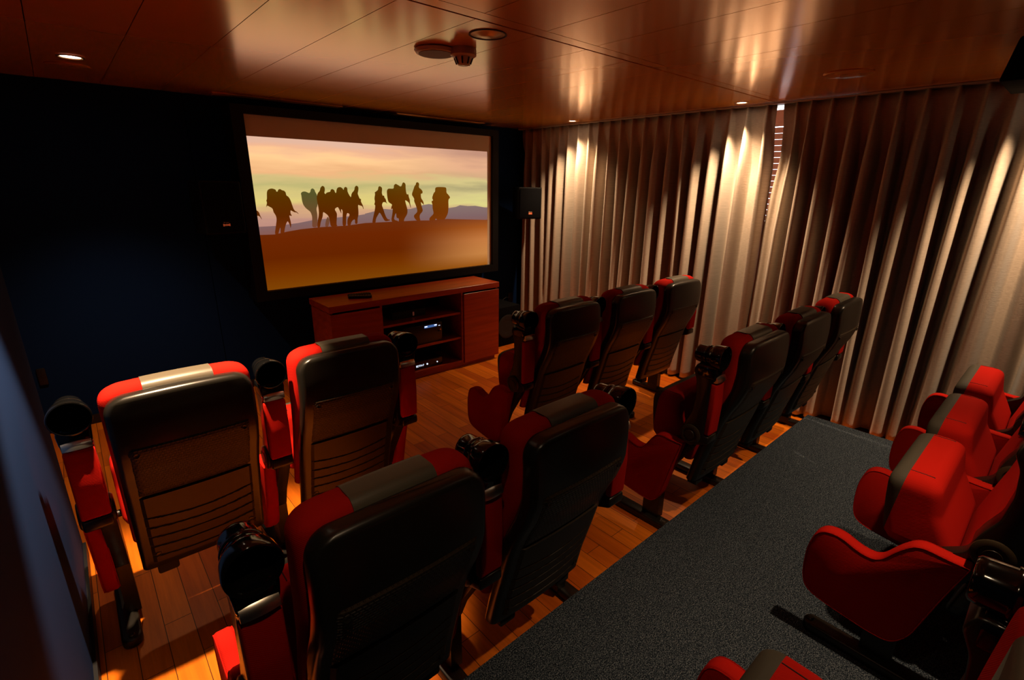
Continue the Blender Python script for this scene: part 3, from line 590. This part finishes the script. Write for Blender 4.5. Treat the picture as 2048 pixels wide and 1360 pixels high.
def mesh_panel(z0, z1, m, grooves):
    b = MB(); NX = 28; zs = []; n = 110 if grooves else 24
    for k in range(n+1): zs.append(z0+(z1-z0)*k/n)
    vs = []; G = [.355, .405, .455, .505, .555]
    for k, z in enumerate(zs):
        for j in range(NX+1):
            x = -.184+.368*j/NX; yb_ = yr(z)-BOW*(1-(abs(x)/.218)**2); h = .009 if grooves else .005
            if grooves:
                for g in G:
                    gz = g-.022*(1-(x/.184)**2)*(.4+.6*(g-.3)/.25)
                    if abs(z-gz) < .0028: h = .0045
            if k in (0, n) or j in (0, NX): h = -.002
            vs.append((x, yb_-h, z))
    b.v = vs; b.f = [(k*(NX+1)+j, k*(NX+1)+j+1, (k+1)*(NX+1)+j+1, (k+1)*(NX+1)+j) for k in range(n) for j in range(NX)]; b.m = [0]*len(b.f)
    return b.mesh('back_panel', m, ang=30)
def mesh_screw(x, z):
    b = MB(); y = yr(z)-BOW*(1-(abs(x)/.218)**2)-(.009 if z < .6 else .005); b.lathe([(.0105, .003), (.0105, -.002), (.008, -.0035), (.005, -.0020), (.001, -.0020)], (x, y, z), 'y', 20); return b.mesh('screw', M['screw'])
SEATP = [(.455, -.150, -.352), (.52, -.138, -.322), (.60, -.128, -.282), (.66, -.124, -.272), (.715, -.128, -.262)]
def seatslab():
    b = MB(); b.slab(SEATP, .240, .050, .034, .034, bow=0, arch=.006, rb=.03); return b
SEAM = ((0, -.170, .7), (0, 1, .10))
def mesh_pan(): return cut(seatslab().mesh('seat_underside', M['underside']), [(SEAM[0], (0, -1, -.10))])
def mesh_seat():
    me = cut(seatslab().mesh('seat', M['red']), [SEAM]); return me
def mesh_seatpipe(s):
    b = MB(); b.tube([(s*.185, y, .7115-max(0, -.222-y)*.10) for y in (-.172, -.19, -.21, -.228, -.236)], .0016, 6)
    return b.mesh('seam', M['seam'])
KID = rounded([(.032, .245), (.034, .36), (.012, .452), (-.055, .466), (-.120, .436), (-.170, .436), (-.215, .510), (-.255, .553), (-.330, .545), (-.385, .545), (-.352, .430), (-.300, .215), (-.262, .156), (-.200, .152), (-.05, .172), (.010, .192)],
              [.05, .04, .045, .05, .04, .03, .03, .04, .04, .008, .05, .03, .04, .04, .05, .03], 5)
def mesh_kid(sd):
    b = MB(); a, c_ = sorted((-.050*sd, .000)); b.prism(KID, lambda u, v, q: (q, u, v), a, c_, bev=.010); return b.mesh('side_panel', M['red'], ang=60)
def mesh_kidpipe(sd, o):
    b = MB(); k2 = inset(KID, .004)
    for s in (sd,): b.tube([(-.025*o+s*.0245, u, v) for u, v in k2], .0018, 5, closed=True)
    return b.mesh('piping', M['red'])
def stadium(y0, y1, w, n=8):
    return [(w*cos(pi*i/n), y1-w+w*sin(pi*i/n)) for i in range(n+1)]+[(-w*cos(pi*i/n), y0+w-w*sin(pi*i/n)) for i in range(n+1)]
def mesh_foot():
    b = MB(); b.prism(stadium(-.435, 0, .033), lambda u, v, q: (u, v, q), .0, .040, bev=.008); return b.mesh('foot_bar', M['metal'], ang=50)
def mesh_bolt(y):
    b = MB(); b.lathe([(.011, .038), (.011, .043), (.008, .046), (.008, .048), (.001, .048)], (0, y, 0), 'z', 16); return b.mesh('bolt', M['screw'])
def mesh_post(sd):
    b = MB(); x0, x1 = sorted((-.002*sd, .046*sd)); b.box(x0, x1, -.272, -.178, .036, .31)
    b.prism(rounded([(-.18, .26), (-.275, .26), (-.315, .36), (-.400, .50), (-.455, .60), (-.455, .66), (-.39, .66), (-.355, .56), (-.22, .47)], .015, 3), lambda u, v, q: (q, u, v), x0, x1, bev=.003)
    return b.mesh('post', M['metal'])
def mesh_arm():
    # upright arm: black frame with the hinge at its foot and a waist below the cup holder
    b = MB(); pts = [(-.360, .610), (-.375, .66), (-.402, .72), (-.412, .80), (-.405, .88), (-.385, .925), (-.400, .960), (-.492, .955), (-.498, .90), (-.476, .88), (-.476, .62), (-.498, .625), (-.500, .585), (-.44, .560), (-.385, .562)]
    b.prism(rounded(pts, .012, 3), lambda u, v, q: (q, u, v), -.041, .041, bev=.006); return b.mesh('armrest', M['plastic'], ang=50)
def mesh_pad():
    b = MB(); pts = [(-.474, .628), (-.474, .882), (-.500, .882), (-.506, .76), (-.500, .628)]
    b.prism(rounded(pts, .010, 4), lambda u, v, q: (q, u, v), -.041, .041, bev=.007); return b.mesh('arm_pad', M['red'], ang=60)
def mesh_hinge(sd):
    b = MB()
    for s in (sd,):
        b.lathe([(.050, s*.036), (.050, s*.047), (.044, s*.051), (.034, s*.051), (.032, s*.048), (.024, s*.048), (.022, s*.052), (.002, s*.052)], (0, -.412, .607), 'x', 32, cap=False)
    return b.mesh('hinge_cover', M['panel'])
def mesh_cup():
    b = MB(); c_ = (0, 0, .998)
    b.lathe([(.001, -.378), (.034, -.378), (.0385, -.382), (.040, -.392), (.0435, -.446), (.051, -.456), (.0545, -.468), (.0565, -.490), (.0575, -.500), (.0565, -.507), (.053, -.508), (.0505, -.500), (.0475, -.468), (.039, -.410), (.036, -.394), (.001, -.394)], c_, 'y', 40, cap=False)
    b.lathe([(.0445, -.425), (.0460, -.428), (.0460, -.434), (.0445, -.437)], c_, 'y', 40, cap=False)
    b.prism(rounded([(-.042, .90), (.042, .90), (.046, .95), (.030, .965), (-.030, .965), (-.046, .95)], .01, 3), lambda u, v, q: (u, q, v), -.496, -.405, bev=.006)
    return b.mesh('cup_holder', M['gloss'], ang=40)
def mesh_cupholes():  # domed bumps stand in for cup-bottom holes, shaped to catch highlights
    b = MB()
    for i in range(-3, 4):
        for j in range(-3, 4):
            x, z = i*.0115+(j % 2)*.0055, j*.0105
            if x*x+z*z < .032**2: b.lathe([(.0042, -.3935), (.0038, -.3965), (.0026, -.3985), (.0003, -.3995)], (x, 0, .998+z), 'y', 10)
    return b.mesh('hole_glint_bumps', M['gloss'])
def mesh_trim():
    b = MB(); n = 10; vs = []
    pr_ = [(-.478+.0, .926), (-.492, .922), (-.502, .914), (-.508, .904), (-.510, .892), (-.500, .888), (-.478, .890)]
    for i in range(n+1):
        u = -1+2*i/n; 
        for y, z in pr_: vs.append((u*.038, y+.004*u*u, z))
    k = len(pr_); b.v = vs; b.f = [(i*k+j, i*k+(j+1) % k, (i+1)*k+(j+1) % k, (i+1)*k+j) for i in range(n) for j in range(k)]+[tuple(range(k)), tuple(n*k+j for j in range(k))]; b.m = [0]*len(b.f)
    return b.mesh('chrome_strip', M['chrome'], ang=50)
def part(name, key, fn, parent, x=0):
    return link(name, cached(key, fn), parent, (x, 0, 0))
def standard(t, x, cup=True, sd=1):
    f = part('foot_bar', 'foot', mesh_foot, t, x)
    part('bolt', 'b1', lambda: mesh_bolt(-.022), f); part('bolt', 'b2', lambda: mesh_bolt(-.405), f)
    part('post', 'post%d' % sd, lambda: mesh_post(sd), t, x)
    k = part('side_panel', 'kid%d' % sd, lambda: mesh_kid(sd), t, x); [part('piping', 'kidpipe%d%d' % (q_, sd), lambda: mesh_kidpipe(q_, sd), k) for q_ in (-1, 1)]
    a = part('armrest', 'arm', mesh_arm, t, x)
    for n_, k_, fn in (('arm_pad', 'pad', mesh_pad), ('hinge_cover', 'hingeA', lambda: mesh_hinge(-1)), ('hinge_cover', 'hingeB', lambda: mesh_hinge(1)), ('cup_holder', 'cup', mesh_cup), ('hole_glint_bumps', 'hole_bumps', mesh_cupholes), ('chrome_strip', 'trim', mesh_trim)):
        if not cup and n_ in ('cup_holder', 'hole_glint_bumps'): continue
        part(n_, k_, fn, a)
def make_chair(end=0):
    t = link('cinema_chair', None)
    part('backrest', 'cushion', mesh_cushion, t); part('headrest_band', 'band', mesh_band, t)
    s = part('back_shell', 'shell', mesh_shell, t)
    p = part('back_panel', 'pl', lambda: mesh_panel(.318, .648, M['panel'], True), t)
    q = part('back_panel', 'pu', lambda: mesh_panel(.654, .880, M['panel_dots'], False), t)
    for i, (par, x, z) in enumerate(((p, -.162, .362), (p, .162, .362), (q, -.162, .852), (q, .162, .852))): part('screw', 'sc%d' % i, lambda: mesh_screw(x, z), par)
    se = part('seat', 'seat', mesh_seat, t)
    for s_ in (-1, 1): part('seam', 'sp%d' % s_, lambda: mesh_seatpipe(s_), se)
    part('seat_underside', 'pan', mesh_pan, t)
    def hinge(s_):
        b = MB(); b.lathe([(.014, s_*.225), (.014, s_*(.2415 if s_ > 0 else .254))], (0, -.265, .49), 'x', 16); return b.mesh('seat_hinge', M['metal'])
    for s_ in (-1, 1):
        part('seat_hinge', 'sh%d' % s_, lambda: hinge(s_), t)
        def blk():
            b = MB(); b.prism(rounded([(s_*.175, .245), (s_*.105, .245), (s_*.105, .30), (s_*.175, .30)], .01, 3), lambda u, v, q: (u, q, v), -.395, -.345, bev=.004); return b.mesh('lower_bracket', M['rubber'])
        part('lower_bracket', 'lb%d' % s_, blk, t)
    standard(t, -HS)
    if end: standard(t, HS, end == 1, -1)
    return t
PROTO = {e: make_chair(e) for e in (0, 1, 2)}; used = {}
Y1L, Y1R, Y2, Y3, ZP = 2.475, 2.41, 1.417, .368, .116
CH = [
 (.198, Y1L, 0, 0, 'front row chair beside the left wall, its back panel and top brightly lit', 'front row'),
 (.798, Y1L, 0, 1, 'front row chair just left of the aisle, in front of the cabinet', 'front row'),
 (2.136, Y1R, 0, 0, 'front row chair at the aisle in the block by the curtain', 'front row'),
 (2.735, Y1R, 0, 0, 'middle chair of the three front row chairs by the curtain', 'front row'),
 (3.334, Y1R, 0, 2, 'front row chair nearest the curtain with an orange lit corner', 'front row'),
 (.450, Y2, 0, 0, 'second row chair nearest the viewer with a large dark back', 'second row'),
 (1.049, Y2, 0, 1, 'second row chair just left of the aisle, in the middle of the picture', 'second row'),
 (2.369, Y2, 0, 0, 'second row chair at the aisle in the block by the curtain', 'second row'),
 (2.968, Y2, 0, 0, 'middle chair of the three second row chairs by the curtain', 'second row'),
 (3.567, Y2, 0, 2, 'second row chair nearest the curtain, highest in the picture', 'second row'),
 (.712, Y3, ZP, 1, 'third row chair at the bottom edge left of the aisle, ribbed red with dark band', 'third row'),
 (2.152, Y3, ZP, 0, 'third row chair at the aisle on the carpet, its red side panel fully in view', 'third row'),
 (2.751, Y3, ZP, 0, 'middle chair of the three red third row chairs on the carpet', 'third row'),
 (3.350, Y3, ZP, 2, 'third row chair nearest the curtain on the carpet', 'third row'),
]
for x, y, z, e, lb, row in CH:
    src = PROTO[e]
    if e not in used: c_ = src; used[e] = True
    else: c_ = copy_tree(src)
    c_.location = (x, y, z); tag(c_, lb, 'cinema chair', 'folding cinema chairs, '+row)
